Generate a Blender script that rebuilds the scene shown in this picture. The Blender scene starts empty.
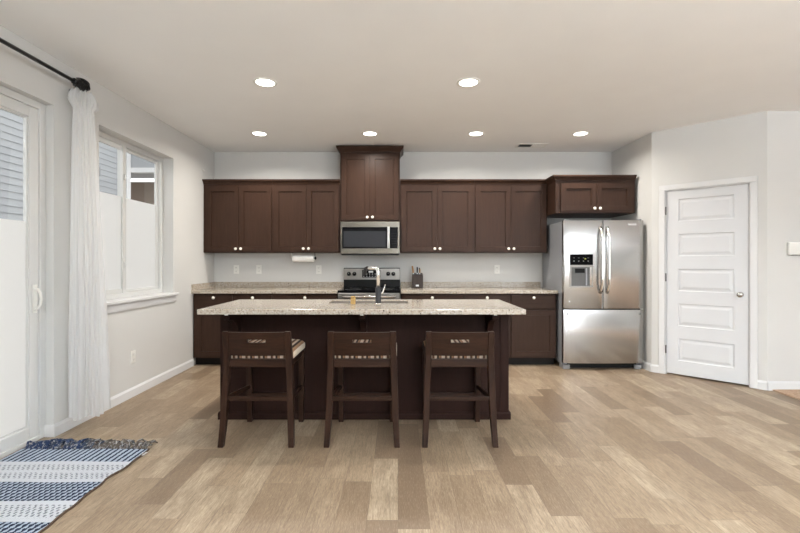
import bpy, bmesh, math, random
from mathutils import Vector, Matrix
random.seed(7)
S = bpy.context.scene
COL = S.collection

# ------------------------------------------------------------------ camera, sky, exposure
H = 1.262
cam_d = bpy.data.cameras.new('camera'); cam = bpy.data.objects.new('camera', cam_d); COL.objects.link(cam)
cam_d.sensor_width = 36.0; cam_d.lens = 433.0/800.0*36.0
cam_d.shift_x = 2.0/800.0; cam_d.shift_y = -5.0/800.0
cam_d.clip_start = 0.05
cam.location = (0, 0, H); cam.rotation_euler = (math.pi/2, 0, 0)
S.camera = cam
S.view_settings.view_transform = 'Standard'; S.view_settings.look = 'None'
S.view_settings.gamma = 1.0; S.view_settings.use_curve_mapping = False
S.view_settings.exposure = 0.26
W = bpy.data.worlds.new('overcast_sky'); S.world = W; W.use_nodes = True
wn = W.node_tree.nodes; wl = W.node_tree.links
wn['Background'].inputs['Color'].default_value = (0.99, 0.99, 1.0, 1)
wn['Background'].inputs['Strength'].default_value = 1.9
CAN_POWER = 15.0
def area_light(name, loc, rot, sx, sy, power, col):
    L = bpy.data.lights.new(name, 'AREA'); L.shape = 'RECTANGLE'; L.size = sx; L.size_y = sy; L.energy = power; L.color = col
    o = bpy.data.objects.new(name, L); COL.objects.link(o); o.location = loc; o.rotation_euler = rot; return o
# added fill lights without fixtures: two at the rear openings, two aimed at the ceiling
area_light('rear_fill_light', (1.5, -3.12, 1.35), (math.pi/2, 0, 0), 1.7, 2.3, 36, (.90,.96,1))
area_light('rear_fill_light', (3.8, -3.12, 1.35), (math.pi/2, 0, 0), 1.5, 2.3, 32, (.90,.96,1))
for x_, y_ in ((.9,-1.1),(3.6,-.6)):
    area_light('ceiling_fill_light', (x_, y_, 2.0), (math.pi, 0, 0), .9, .9, 275, (.83,.92,1))

# ------------------------------------------------------------------ mesh builder
class MB:
    def __init__(s): s.v = []; s.f = []; s.sm = []
    def add(s, vs, fs, smooth=False, M=None):
        o = len(s.v)
        for p in vs:
            p = Vector(p)
            if M is not None: p = M @ p
            s.v.append(p)
        for f in fs: s.f.append(tuple(i+o for i in f)); s.sm.append(smooth)
        return s
    def box(s, a, b, M=None):
        x0, x1 = sorted((a[0], b[0])); y0, y1 = sorted((a[1], b[1])); z0, z1 = sorted((a[2], b[2]))
        return s.add([(x0,y0,z0),(x1,y0,z0),(x1,y1,z0),(x0,y1,z0),(x0,y0,z1),(x1,y0,z1),(x1,y1,z1),(x0,y1,z1)],
                     [(0,3,2,1),(4,5,6,7),(0,1,5,4),(1,2,6,5),(2,3,7,6),(3,0,4,7)], False, M)
    def lathe(s, prof, M=None, n=24, smooth=True):
        vs = []; fs = []
        for r, z in prof:
            for k in range(n):
                a = 2*math.pi*k/n; vs.append((max(r,1e-5)*math.cos(a), max(r,1e-5)*math.sin(a), z))
        for i in range(len(prof)-1):
            for k in range(n):
                k2 = (k+1) % n
                fs.append((i*n+k, i*n+k2, (i+1)*n+k2, (i+1)*n+k))
        fs.append(tuple(range(n-1,-1,-1))); fs.append(tuple((len(prof)-1)*n+k for k in range(n)))
        return s.add(vs, fs, smooth, M)
    def tube(s, pts, r, n=10, M=None, smooth=True):
        pts = [Vector(p) for p in pts]; rs = r if isinstance(r, (list, tuple)) else [r]*len(pts)
        vs = []; fs = []; up = None
        for i, p in enumerate(pts):
            t = (pts[min(i+1,len(pts)-1)] - pts[max(i-1,0)]).normalized()
            if up is None:
                up = Vector((0,0,1)) if abs(t.z) < .9 else Vector((1,0,0))
            a = t.cross(up)
            if a.length < 1e-4: a = t.cross(Vector((0,1,0)))
            a.normalize(); b = a.cross(t).normalized(); up = b
            for k in range(n):
                q = 2*math.pi*k/n
                vs.append(p + rs[i]*(math.cos(q)*a + math.sin(q)*b))
        for i in range(len(pts)-1):
            for k in range(n):
                k2 = (k+1) % n
                fs.append((i*n+k, i*n+k2, (i+1)*n+k2, (i+1)*n+k))
        fs.append(tuple(range(n-1,-1,-1))); fs.append(tuple((len(pts)-1)*n+k for k in range(n)))
        return s.add(vs, fs, smooth, M)
    def loft(s, secs, smooth=False, M=None, cap=True, closed=True):
        n = len(secs[0]); vs = [p for q in secs for p in q]; fs = []
        for i in range(len(secs)-1):
            for k in range(n if closed else n-1):
                k2 = (k+1) % n
                fs.append((i*n+k, i*n+k2, (i+1)*n+k2, (i+1)*n+k))
        if cap and closed:
            fs.append(tuple(range(n-1,-1,-1))); fs.append(tuple((len(secs)-1)*n+k for k in range(n)))
        return s.add(vs, fs, smooth, M)
    def prism(s, poly, axis, a, b, M=None, smooth=False):
        # poly = list of 2D points in the two other axes (in xyz order)
        def mk(p, t):
            if axis == 0: return (t, p[0], p[1])
            if axis == 1: return (p[0], t, p[1])
            return (p[0], p[1], t)
        return s.loft([[mk(p,a) for p in poly],[mk(p,b) for p in poly]], smooth, M)

ORG = {}
def finish(me):
    bm = bmesh.new(); bm.from_mesh(me); bmesh.ops.recalc_face_normals(bm, faces=bm.faces); bm.to_mesh(me); bm.free()
def part(name, mb, mat, parent=None, bevel=0, label=None, seg=2, stuff=False, fixn=True, org=None):
    og = org if org is not None else (ORG.get(parent.name, Vector((0,0,0))) if parent else Vector((0,0,0)))
    me = bpy.data.meshes.new(name)
    me.from_pydata([p-og for p in mb.v], [], mb.f)
    for p, sm in zip(me.polygons, mb.sm): p.use_smooth = sm
    if fixn: finish(me)
    me.materials.append(mat)
    o = bpy.data.objects.new(name, me); COL.objects.link(o)
    if parent: o.parent = parent
    ORG[o.name] = og
    if bevel:
        m = o.modifiers.new('bevel', 'BEVEL'); m.width = bevel; m.segments = seg; m.limit_method = 'ANGLE'; m.angle_limit = math.radians(40)
    if label: o['label'] = label
    if stuff: o['kind'] = 'stuff'
    return o
def thing(name, label, cat, loc=(0,0,0), rz=0, group=None, local=False):
    o = bpy.data.objects.new(name, None); COL.objects.link(o); o.empty_display_size = .1
    o.location = loc; o.rotation_euler = (0,0,rz); o['label'] = label; o['category'] = cat
    if group: o['group'] = group
    ORG[o.name] = Vector((0,0,0)) if local else Vector(loc)
    return o
def struct(name, mb, mat, parent=None, bevel=0, label=None, cat=None, **k):
    o = part(name, mb, mat, parent, bevel, **k)
    if not parent: o['kind'] = 'structure'
    if label: o['label'] = label
    if cat: o['category'] = cat
    return o
def dup(root, loc, rz, label, group=None):
    r = root.copy(); COL.objects.link(r); r.location = loc; r.rotation_euler = (0,0,rz); r['label'] = label
    if group: r['group'] = group
    for ch in list(root.children):
        c = ch.copy(); COL.objects.link(c); c.parent = r
        for g in list(ch.children):
            d = g.copy(); COL.objects.link(d); d.parent = c
    return r

# ------------------------------------------------------------------ materials
class NT:
    def __init__(s, name):
        s.m = bpy.data.materials.new(name); s.m.use_nodes = True
        s.t = s.m.node_tree; s.n = s.t.nodes; s.l = s.t.links
        s.b = s.n['Principled BSDF']; s.out = s.n['Material Output']
    def new(s, typ, **kw):
        n = s.n.new(typ)
        for k, v in kw.items(): setattr(n, k, v)
        return n
    def set(s, sock, v):
        if hasattr(v, 'links'): s.l.new(v, sock)
        else: sock.default_value = v
    def math(s, op, a, b=0.0, c=None):
        n = s.new('ShaderNodeMath', operation=op); s.set(n.inputs[0], a); s.set(n.inputs[1], b)
        if c is not None: s.set(n.inputs[2], c)
        return n.outputs[0]
    def mix(s, f, a, b):
        n = s.new('ShaderNodeMix', data_type='RGBA'); s.set(n.inputs[0], f)
        s.set(n.inputs[6], a); s.set(n.inputs[7], b); return n.outputs[2]
    def coord(s): return s.new('ShaderNodeTexCoord').outputs['Object']
    def mapping(s, v, scale=(1,1,1), rot=(0,0,0)):
        n = s.new('ShaderNodeMapping'); s.l.new(v, n.inputs['Vector'])
        n.inputs['Scale'].default_value = scale; n.inputs['Rotation'].default_value = rot; return n.outputs[0]
    def noise(s, v, scale, detail=3, rough=.5):
        n = s.new('ShaderNodeTexNoise'); s.l.new(v, n.inputs['Vector']); n.inputs['Scale'].default_value = scale
        n.inputs['Detail'].default_value = detail; n.inputs['Roughness'].default_value = rough; return n.outputs['Fac']
    def ramp(s, f, stops):
        n = s.new('ShaderNodeValToRGB'); s.l.new(f, n.inputs[0]); cr = n.color_ramp
        while len(cr.elements) < len(stops): cr.elements.new(.5)
        for e, (p, c) in zip(cr.elements, stops): e.position = p; e.color = (*c, 1) if len(c) == 3 else c
        return n.outputs[0]
    def sep(s, v):
        n = s.new('ShaderNodeSeparateXYZ'); s.l.new(v, n.inputs[0]); return n.outputs
    def comb(s, x, y, z=0.0):
        n = s.new('ShaderNodeCombineXYZ')
        for i, q in enumerate((x, y, z)): s.set(n.inputs[i], q)
        return n.outputs[0]
    def bump(s, h, strength=.3, dist=.01):
        n = s.new('ShaderNodeBump'); s.l.new(h, n.inputs['Height']); n.inputs['Strength'].default_value = strength
        n.inputs['Distance'].default_value = dist; s.l.new(n.outputs[0], s.b.inputs['Normal'])
    def base(s, c): s.set(s.b.inputs['Base Color'], c if hasattr(c, 'links') else (*c, 1))
    def pr(s, rough=.5, metal=0.0, spec=.5):
        s.b.inputs['Roughness'].default_value = rough; s.b.inputs['Metallic'].default_value = metal
        s.b.inputs['Specular IOR Level'].default_value = spec; return s

def lin(r, g, b):
    f = lambda c: (c/255/12.92) if c/255 <= .04045 else ((c/255+.055)/1.055)**2.4
    return (f(r), f(g), f(b))
def plain(name, c, rough=.5, metal=0.0, spec=.5):
    t = NT(name); t.base(c); t.pr(rough, metal, spec); return t.m
def paint(name, c, rough=.7, bs=.06):
    t = NT(name); v = t.coord(); n = t.noise(v, 3.0, 2)
    t.base(t.mix(n, (*[q*.975 for q in c],1), (*[min(1,q*1.025) for q in c],1))); t.pr(rough, 0, .3)
    t.bump(t.noise(v, 160, 2), bs, .002); return t.m
def wood(name, dark, light, rough=.38, axis='z', spec=.15, scale=1.0, coat=0.0):
    t = NT(name); v = t.coord()
    sc = {'z':(14,14,1.1),'x':(1.1,14,14),'y':(14,1.1,14)}[axis]
    m = t.mapping(v, tuple(q*scale for q in sc))
    g = t.noise(m, 4.0, 5, .6); g2 = t.noise(t.mapping(v, tuple(q*5*scale for q in sc)), 5.0, 3, .6)
    f = t.math('MULTIPLY_ADD', g2, .35, t.math('MULTIPLY', g, .65))
    t.base(t.ramp(f, [(.3, dark), (.7, light)])); t.pr(rough, 0, spec)
    t.bump(g2, .06, .003); t.b.inputs['Coat Weight'].default_value = coat
    return t.m
def granite(name, base, warm, dk):
    t = NT(name); v = t.coord()
    c = t.mix(t.noise(v, 9, 4), (*base,1), (*warm,1))
    f1 = t.ramp(t.noise(v, 55, 4, .7), [(.52,(0,0,0)),(.62,(1,1,1))])
    c = t.mix(t.math('MULTIPLY', f1, .7), c, (*dk,1))
    f2 = t.ramp(t.noise(t.mapping(v, (1,1,1), (1,2,.5)), 70, 3, .65), [(.55,(0,0,0)),(.66,(1,1,1))])
    c = t.mix(t.math('MULTIPLY', f2, .65), c, (.62,.605,.575,1))
    f3 = t.ramp(t.noise(t.mapping(v, (1.3,1,1), (.3,.2,1.5)), 48, 3, .6), [(.62,(0,0,0)),(.68,(1,1,1))])
    c = t.mix(f3, c, (.05,.038,.03,1))
    t.base(c); t.pr(.14, 0, .5); return t.m
def steel(name, c=(.46,.455,.45), rough=.23, vertical=True):
    t = NT(name); v = t.coord()
    n = t.noise(t.mapping(v, (30,30,.4) if vertical else (.4,30,30)), 4, 3)
    t.base(t.mix(n, (*[q*.96 for q in c],1), (*[q*1.03 for q in c],1))); t.pr(rough, 1.0)
    t.set(t.b.inputs['Roughness'], t.math('MULTIPLY_ADD', n, .08, rough-.04)); return t.m

M = {}
M['wall'] = paint('greige_wall_paint', lin(207,206,203))
M['ceil'] = paint('white_ceiling_paint', lin(240,240,239), .8)
M['trim'] = paint('white_trim_paint', lin(218,218,218), .4, .0)
M['door'] = paint('white_door_paint', lin(212,213,215), .4, .02)
M['vinyl'] = plain('white_vinyl', lin(206,206,204), .4)
M['cab'] = wood('espresso_cabinet_wood', (.030,.0150,.0098), (.054,.0280,.0182), .40)
M['cabx'] = wood('espresso_cabinet_wood_horizontal', (.030,.0150,.0098), (.054,.0280,.0182), .40, 'x')
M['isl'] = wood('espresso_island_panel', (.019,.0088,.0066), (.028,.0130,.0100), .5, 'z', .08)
M['stool'] = wood('dark_walnut_stool_wood', (.010,.0045,.0028), (.042,.0185,.0105), .42, 'z', .16)
M['stoolx'] = wood('dark_walnut_stool_wood_horizontal', (.010,.0045,.0028), (.042,.0185,.0105), .42, 'x', .16)
M['toe'] = plain('dark_toe_kick', (.008,.006,.005), .6, 0, .2)
M['gran'] = granite('beige_granite', lin(184,175,163), lin(170,156,137), lin(116,99,83))
M['ceramic'] = plain('white_ceramic', lin(240,236,226), .15)
M['steel'] = steel('brushed_stainless')
M['steelh'] = steel('brushed_stainless_horizontal', (.33,.315,.295), .3, vertical=False)
M['steelw'] = steel('warm_stainless_microwave', (.21,.19,.16), .24, vertical=False)
M['sinksteel'] = steel('dull_sink_steel', (.12,.11,.1), .45)
M['steelg'] = plain('grey_painted_steel', lin(150,152,156), .42, .3)
M['chrome'] = plain('polished_chrome', (.78,.77,.75), .08, 1.0)
M['nickel'] = plain('satin_nickel', (.55,.54,.52), .25, 1.0)
M['hinge'] = plain('dull_nickel_hinge', (.22,.215,.21), .35, .8)
M['blackglass'] = plain('black_glass', (.004,.004,.005), .06, 0, .10)
M['greyglass'] = plain('dark_grey_glass', (.030,.032,.037), .1, 0, .15)
M['black'] = plain('matte_black', (.008,.008,.008), .4, 0, .15)
M['blackmetal'] = plain('black_rod_metal', (.010,.010,.010), .28, .2)
M['darkgrey'] = plain('dark_grey_plastic', (.03,.03,.033), .35, 0, .3)
M['midgrey'] = plain('grey_plastic', (.22,.22,.22), .4)
M['recess'] = plain('grey_dispenser_recess', (.10,.10,.10), .4, .3)
M['plastic'] = plain('white_plastic', lin(230,229,224), .35)
M['mark'] = plain('pale_print', (.5,.5,.5), .5)
M['amber'] = plain('green_indicator', (.45,.5,.06), .4)
M['gold'] = plain('gold_tone', lin(176,144,88), .4, .3)
M['paper'] = paint('paper_towel_white', lin(238,236,232), .9, .3)
M['slot'] = plain('dark_slot', (.02,.02,.02), .6)
M['knifewood'] = wood('tan_knife_handle', (.25,.13,.05), (.42,.24,.10), .5)
M['block'] = wood('dark_knife_block_wood', (.018,.012,.009), (.04,.026,.02), .35)
M['silver'] = plain('silver_plate', (.6,.6,.6), .3, .8)

def emit(name, c, s):
    m = bpy.data.materials.new(name); m.use_nodes = True; n = m.node_tree.nodes; l = m.node_tree.links
    n.remove(n['Principled BSDF']); e = n.new('ShaderNodeEmission'); e.inputs[0].default_value = (*c,1); e.inputs[1].default_value = s
    l.new(e.outputs[0], n['Material Output'].inputs[0]); return m
M['lamp'] = emit('lit_lamp_lens', (1,.95,.86), 8.0)

def glass_mat(name, refl=.08):
    t = NT(name); t.n.remove(t.b)
    tr = t.new('ShaderNodeBsdfTransparent'); tr.inputs[0].default_value = (.97,.98,.98,1)
    gl = t.new('ShaderNodeBsdfGlossy'); gl.inputs['Roughness'].default_value = .02
    mx = t.new('ShaderNodeMixShader'); mx.inputs[0].default_value = refl
    t.l.new(tr.outputs[0], mx.inputs[1]); t.l.new(gl.outputs[0], mx.inputs[2]); t.l.new(mx.outputs[0], t.out.inputs[0]); return t.m
M['glass'] = glass_mat('window_glass', .05)
def sheer(name, col, tfac, trans=.5):
    t = NT(name); t.n.remove(t.b)
    tr = t.new('ShaderNodeBsdfTransparent')
    d = t.new('ShaderNodeBsdfDiffuse'); d.inputs[0].default_value = (*col,1)
    tl = t.new('ShaderNodeBsdfTranslucent'); tl.inputs[0].default_value = (*col,1)
    m1 = t.new('ShaderNodeMixShader'); m1.inputs[0].default_value = trans
    t.l.new(d.outputs[0], m1.inputs[1]); t.l.new(tl.outputs[0], m1.inputs[2])
    m2 = t.new('ShaderNodeMixShader'); m2.inputs[0].default_value = tfac
    t.l.new(m1.outputs[0], m2.inputs[1]); t.l.new(tr.outputs[0], m2.inputs[2]); t.l.new(m2.outputs[0], t.out.inputs[0]); return t.m
M['film'] = sheer('frosted_privacy_film', (.90,.89,.875), .05, .88)
M['curtain'] = sheer('sheer_white_curtain', (.88,.885,.89), .38, .42)

def floor_mat():
    t = NT('oak_plank_floor'); v = t.coord(); x, y, z = t.sep(v)
    PW, PL = .152, .66
    u = t.math('DIVIDE', x, PW); row = t.math('FLOOR', u)
    wn_ = t.new('ShaderNodeTexWhiteNoise', noise_dimensions='1D'); t.l.new(t.math('ADD', row, 37.3), wn_.inputs['W'])
    yv = t.math('ADD', t.math('DIVIDE', y, PL), t.math('MULTIPLY', wn_.outputs[0], 5.0)); cell = t.math('FLOOR', yv)
    w2 = t.new('ShaderNodeTexWhiteNoise', noise_dimensions='2D'); t.l.new(t.comb(row, cell), w2.inputs['Vector'])
    id_ = w2.outputs[0]
    col = t.ramp(id_, [(0.0, lin(120,100,80)), (.2, lin(146,125,101)), (.6, lin(169,148,123)), (1.0, lin(188,169,144))])
    off = t.comb(t.math('MULTIPLY', id_, 31.0), t.math('MULTIPLY', id_, 17.0))
    va = t.new('ShaderNodeVectorMath', operation='ADD'); t.l.new(v, va.inputs[0]); t.l.new(off, va.inputs[1])
    blot = t.noise(t.mapping(va.outputs[0], (9,2.2,1)), 1.6, 5, .6)
    g = t.noise(t.mapping(va.outputs[0], (34,2.6,1)), 3, 6, .7)
    g2 = t.noise(t.mapping(va.outputs[0], (120,9,1)), 3, 4, .65)
    col = t.mix(t.math('MULTIPLY', t.ramp(blot, [(.38,(1,1,1)),(.62,(0,0,0))]), .5), col, (*lin(116,96,76),1))
    col = t.mix(t.math('MULTIPLY', t.ramp(g, [(.36,(1,1,1)),(.56,(0,0,0))]), .6), col, (*lin(106,86,67),1))
    col = t.mix(t.math('MULTIPLY', t.ramp(g2, [(.38,(1,1,1)),(.6,(0,0,0))]), .38), col, (*lin(112,95,78),1))
    col = t.mix(t.math('MULTIPLY', t.ramp(g2, [(.5,(0,0,0)),(.72,(1,1,1))]), .25), col, (*lin(206,192,172),1))
    fx = t.math('ABSOLUTE', t.math('SUBTRACT', t.math('FRACT', u), .5)); fy = t.math('ABSOLUTE', t.math('SUBTRACT', t.math('FRACT', yv), .5))
    seam = t.math('MAXIMUM', t.math('GREATER_THAN', fx, .490), t.math('GREATER_THAN', fy, .4982))
    col = t.mix(t.math('MULTIPLY', seam, .45), col, (*lin(92,76,62),1))
    t.base(col); t.pr(.42, 0, .4)
    t.set(t.b.inputs['Roughness'], t.math('MULTIPLY_ADD', g2, .2, .32))
    t.bump(t.math('SUBTRACT', t.math('MULTIPLY', g2, .5), seam), .12, .002); return t.m
M['floor'] = floor_mat()

def carpet_mat():
    t = NT('tan_carpet'); v = t.coord(); n = t.noise(v, 120, 3, .7)
    t.base(t.ramp(n, [(.3, lin(150,120,98)), (.7, lin(214,186,162))])); t.pr(.95, 0, .1); t.bump(n, .8, .01); return t.m
M['carpet'] = carpet_mat()

def stripe_mat():
    t = NT('striped_seat_fabric'); v = t.coord(); x, y, z = t.sep(v)
    f = t.math('FRACT', t.math('MULTIPLY', t.math('ADD', x, 1.0), 1/.088))
    c = t.ramp(f, [(0,lin(222,208,190)),(.24,lin(222,208,190)),(.28,lin(92,66,50)),(.42,lin(92,66,50)),(.46,lin(196,172,146)),(.6,lin(228,216,200)),(.66,lin(52,40,36)),(.78,lin(52,40,36)),(.82,lin(176,140,108)),(.96,lin(150,116,90))])
    t.base(c); t.pr(.8, 0, .2); t.bump(t.noise(v, 300, 2), .2, .002); return t.m
M['stripe'] = stripe_mat()

def siding_mat():
    t = NT('blue_grey_lap_siding'); v = t.coord(); n = t.noise(t.mapping(v,(1,1,12)), 4, 3)
    t.base(t.mix(n, (*lin(152,155,158),1), (*lin(164,167,170),1))); t.pr(.7); return t.m
M['siding'] = siding_mat()
M['eave'] = plain('taupe_porch_panel', lin(120,106,94), .7)
M['concrete'] = paint('patio_concrete', lin(176,172,166), .9, .2)

def rug_mat():
    t = NT('woven_rug'); v = t.coord(); x, yn, z = t.sep(v); y = t.math('MULTIPLY', yn, -1.0)   # y = distance from the far hem
    NAVY = (*lin(42,52,72),1); LB = (*lin(172,184,200),1); WH = (*lin(204,208,214),1); GR = (*lin(104,110,120),1)
    def band(a, b): return t.math('MULTIPLY', t.math('GREATER_THAN', y, a), t.math('LESS_THAN', y, b))
    wob = t.math('MULTIPLY', t.math('SUBTRACT', t.noise(v, 25, 2), .5), .012)
    xs = t.math('ADD', x, wob)
    # slanted columns
    ua = t.math('MULTIPLY', t.math('ADD', xs, t.math('MULTIPLY', y, .03)), 2*math.pi/.036)
    cola = t.math('SINE', ua)
    rib = t.math('SINE', t.math('MULTIPLY', y, 2*math.pi/.031))
    na = t.math('GREATER_THAN', t.math('ADD', cola, t.math('MULTIPLY', rib, .15)), .25)
    A = t.mix(na, LB, NAVY)
    # chunky checks
    rb = t.math('FLOOR', t.math('DIVIDE', y, .031))
    ub = t.math('MULTIPLY', t.math('ADD', xs, t.math('MULTIPLY', rb, .0062)), 2*math.pi/.030)
    nb = t.math('GREATER_THAN', t.math('ADD', t.math('SINE', ub), t.math('MULTIPLY', t.math('SINE', t.math('MULTIPLY', y, 2*math.pi/.031)), .55)), -.12)
    B = t.mix(nb, LB, NAVY)
    # pale speckle
    sp = t.math('MULTIPLY', t.math('SINE', t.math('MULTIPLY', xs, 2*math.pi/.030)), t.math('SINE', t.math('MULTIPLY', y, 2*math.pi/.046)))
    ns = t.math('GREATER_THAN', t.math('ADD', sp, t.math('MULTIPLY', t.math('SUBTRACT', t.noise(v, 90, 2), .5), 2.2)), .28)
    Sp = t.mix(t.math('MULTIPLY', ns, .8), WH, GR)
    c = WH
    for a, b, k in ((-.1,.19,A),(.235,.305,Sp),(.335,.405,Sp),(.444,.637,B),(.675,.785,Sp),(.822,1.02,B),(1.06,1.15,Sp),(1.2,1.4,A)):
        c = t.mix(band(a,b), c, k)
    t.base(c); t.pr(.95, 0, .1)
    hgt = t.math('ADD', t.math('SINE', t.math('MULTIPLY', x, 2*math.pi/.0131)), t.math('SINE', t.math('MULTIPLY', y, 2*math.pi/.0122)))
    t.bump(hgt, .5, .004); return t.m
M['rug'] = rug_mat()
def fringe_mat():
    t = NT('navy_brown_fringe'); v = t.coord(); x, y, z = t.sep(v)
    g = t.math('ADD', t.math('MULTIPLY', x, 1.1), t.math('MULTIPLY', t.math('SUBTRACT', t.noise(v, 16, 2), .5), 1.6))
    c = t.ramp(t.math('ADD', g, .5), [(.25, lin(48,62,92)), (.5, lin(62,68,80)), (.75, lin(98,90,82))])
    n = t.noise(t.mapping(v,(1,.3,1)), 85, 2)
    t.base(t.mix(t.ramp(n, [(.52,(0,0,0)),(.6,(.8,.8,.8))]), c, (*lin(160,158,158),1))); t.pr(.95, 0, .1); return t.m  # pale flecks put the cord highlights into the colour
M['fringe'] = fringe_mat()
M['hem'] = plain('brown_rug_edge', lin(84,66,52), .9)

# ------------------------------------------------------------------ structure
XL, YB, ZC = -2.481, 5.851, 2.74
XLo = XL-.126-.05          # outer face of the left wall
XR = 2.885
A2 = Vector((2.905, 4.96)); A3 = Vector((3.62, 4.245))
YREAR, XFAR = -3.2, 7.0
struct('floor', MB().box((XLo, YREAR, -.08), (XFAR, YB, 0)), M['floor'])
struct('ceiling', MB().box((XLo, YREAR, ZC), (XFAR, YB+.12, ZC+.1)), M['ceil'])
struct('wall_back', MB().box((XLo, YB, 0), (XR+.15, YB+.12, ZC)), M['wall'])
WY0, WY1, WZ0, WZ1 = 3.593, 4.783, .92, 2.40
DY0, DY1, DZ1 = .70, 3.123, 2.39
wb = MB()
for a, b in (((XLo,YREAR,0),(XL,DY0,ZC)), ((XLo,DY0,DZ1),(XL,DY1,ZC)), ((XLo,DY1,0),(XL,WY0,ZC)),
             ((XLo,WY0,0),(XL,WY1,WZ0-.03)), ((XLo,WY0,WZ1),(XL,WY1,ZC)), ((XLo,WY1,0),(XL,YB,ZC))):
    wb.box(a, b)
struct('wall_left', wb, M['wall'])
struct('wall_right', MB().prism([(XR,YB),(XR+.12,YB),(A2.x+.12,A2.y+.05),(A2.x,A2.y)], 2, 0, ZC), M['wall'])
# pantry wall: with the door opening (local frame, x along the wall)
u = (A3-A2); PWL = u.length; u.normalize(); nrm = Vector((u.y, -u.x)) # to be oriented into the room
if nrm.dot(-A2) < 0: nrm = -nrm
ang = math.atan2(u.y, u.x)
DT0, DT1 = .1446*1.003, .8657*1.003
PM = Matrix.Translation((A2.x, A2.y, 0)) @ Matrix.Rotation(ang, 4, 'Z')   # local -y faces the room
pb = MB()
pb.box((0,0,0),(DT0-.012,.12,ZC), PM); pb.box((DT1+.012,0,0),(PWL,.12,ZC), PM); pb.box((DT0-.012,0,2.057),(DT1+.012,.12,ZC), PM)
struct('wall_pantry', pb, M['wall'])
struct('wall_hall', MB().box((A3.x,A3.y,0),(XFAR,A3.y+.12,ZC)), M['wall'])
struct('wall_rear', MB().box((XLo,YREAR-.12,0),(.6,YREAR,ZC)).box((4.6,YREAR-.12,0),(XFAR+.12,YREAR,ZC)).box((.6,YREAR-.12,2.55),(4.6,YREAR,ZC)).box((2.4,YREAR-.12,0),(3.0,YREAR,2.55)), M['wall'])
struct('wall_pantry_rear', MB().box((XR+.15,YB,0),(XFAR,YB+.12,ZC)), M['wall'])
struct('wall_far', MB().box((XFAR,YREAR,0),(XFAR+.12,YB+.12,ZC)), M['wall'])
cp = part('carpet', MB().box((3.66, -2.9, 0), (XFAR, A3.y, .012)), M['carpet'], bevel=.005)
cp['kind'] = 'stuff'; cp['label'] = 'tan speckled carpet meeting the plank floor at the right'; cp['category'] = 'carpet'

def baseboard(name, p, q, inward, h=.088, t=.014):
    p = Vector(p); q = Vector(q); n = Vector(inward).normalized()
    prof = [(0,0),(t,0),(t,h-.018),(t*.6,h-.008),(t*.35,h),(0,h)]
    mb = MB(); mb.loft([[(P.x+n.x*a, P.y+n.y*a, z) for a, z in prof] for P in (p, q)])
    struct(name, mb, M['trim'])
baseboard('baseboard_left', (XL, DY1), (XL, 5.235), (1,0))
baseboard('baseboard_right', (XR-.002, 5.75), (A2.x, A2.y), (-1,0))
c0 = A2; c1 = A2+u*(DT0-.07); c2 = A2+u*(DT1+.07)
baseboard('baseboard_pantry_left', c0, c1, nrm)
baseboard('baseboard_pantry_right', c2, A3, nrm)
baseboard('baseboard_hall', A3, (XFAR, A3.y), (0,-1))
baseboard('baseboard_return', (XL-.058, DY1-.014), (XL+.014, DY1-.014), (0,1))
struct('ground', MB().box((-30,-30,-.3),(30,30,-.15)), M['concrete'])

# ------------------------------------------------------------------ window
def rect_frame(mb, axis_lo, axis_hi, y0, y1, z0, z1, w, ws=None):
    # a frame in the y-z plane between x = axis_lo..axis_hi
    w4 = ws or (w,w,w,w)  # y0 side, y1 side, bottom, top
    mb.box((axis_lo,y0,z0),(axis_hi,y0+w4[0],z1)); mb.box((axis_lo,y1-w4[1],z0),(axis_hi,y1,z1))
    mb.box((axis_lo,y0+w4[0],z0),(axis_hi,y1-w4[1],z0+w4[2])); mb.box((axis_lo,y0+w4[0],z1-w4[3]),(axis_hi,y1-w4[1],z1))
    return mb
XW = XL-.126
w = struct('window_1', rect_frame(MB(), XW-.05, XW+.012, WY0, WY1, WZ0, WZ1, .045), M['vinyl'], bevel=.003,
           label='white vinyl two lite sliding window with frosted lower panes', cat='window')
ym = 4.10
part('sash', rect_frame(MB(), XW-.02, XW+.004, WY0+.045, ym+.03, WZ0+.045, WZ1-.045, .042), M['vinyl'], w, bevel=.003)
part('sash', rect_frame(MB(), XW-.045, XW-.022, ym-.01, WY1-.045, WZ0+.045, WZ1-.045, .028), M['vinyl'], w, bevel=.003)
part('mullion', MB().box((XW-.03, ym-.02, WZ0+.045), (XW+.016, ym+.03, WZ1-.045)), M['vinyl'], w, bevel=.003)
part('pane', MB().box((XW-.010, WY0+.08, WZ0+.08), (XW-.006, ym-.005, WZ1-.08)), M['glass'], w)
part('pane', MB().box((XW-.036, ym+.015, WZ0+.07), (XW-.032, WY1-.07, WZ1-.07)), M['glass'], w)
part('frosted_film', MB().box((XW-.0055, WY0+.08, WZ0+.08), (XW-.0045, ym-.005, 1.875)), M['film'], w, label='frosted privacy film on the lower pane')
part('frosted_film', MB().box((XW-.0315, ym+.015, WZ0+.07), (XW-.0305, WY1-.07, 1.875)), M['film'], w, label='frosted privacy film on the lower pane')
for z in (2.06, 1.23):
    part('latch', MB().lathe([(.004,0),(.016,.0),(.016,.008),(.008,.012),(.003,.018)], Matrix.Translation((XW+.016, ym+.002, z)) @ Matrix.Rotation(math.pi/2,4,'Y') @ Matrix.Diagonal((1.9,.8,1,1)), 14), M['vinyl'], w)
part('window_sill', MB().box((XW+.012, WY0, WZ0-.03), (XL, WY1, WZ0)).box((XL, WY0-.05, WZ0-.03), (XL+.045, WY1+.045, WZ0)), M['trim'], w, bevel=.005)
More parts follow.
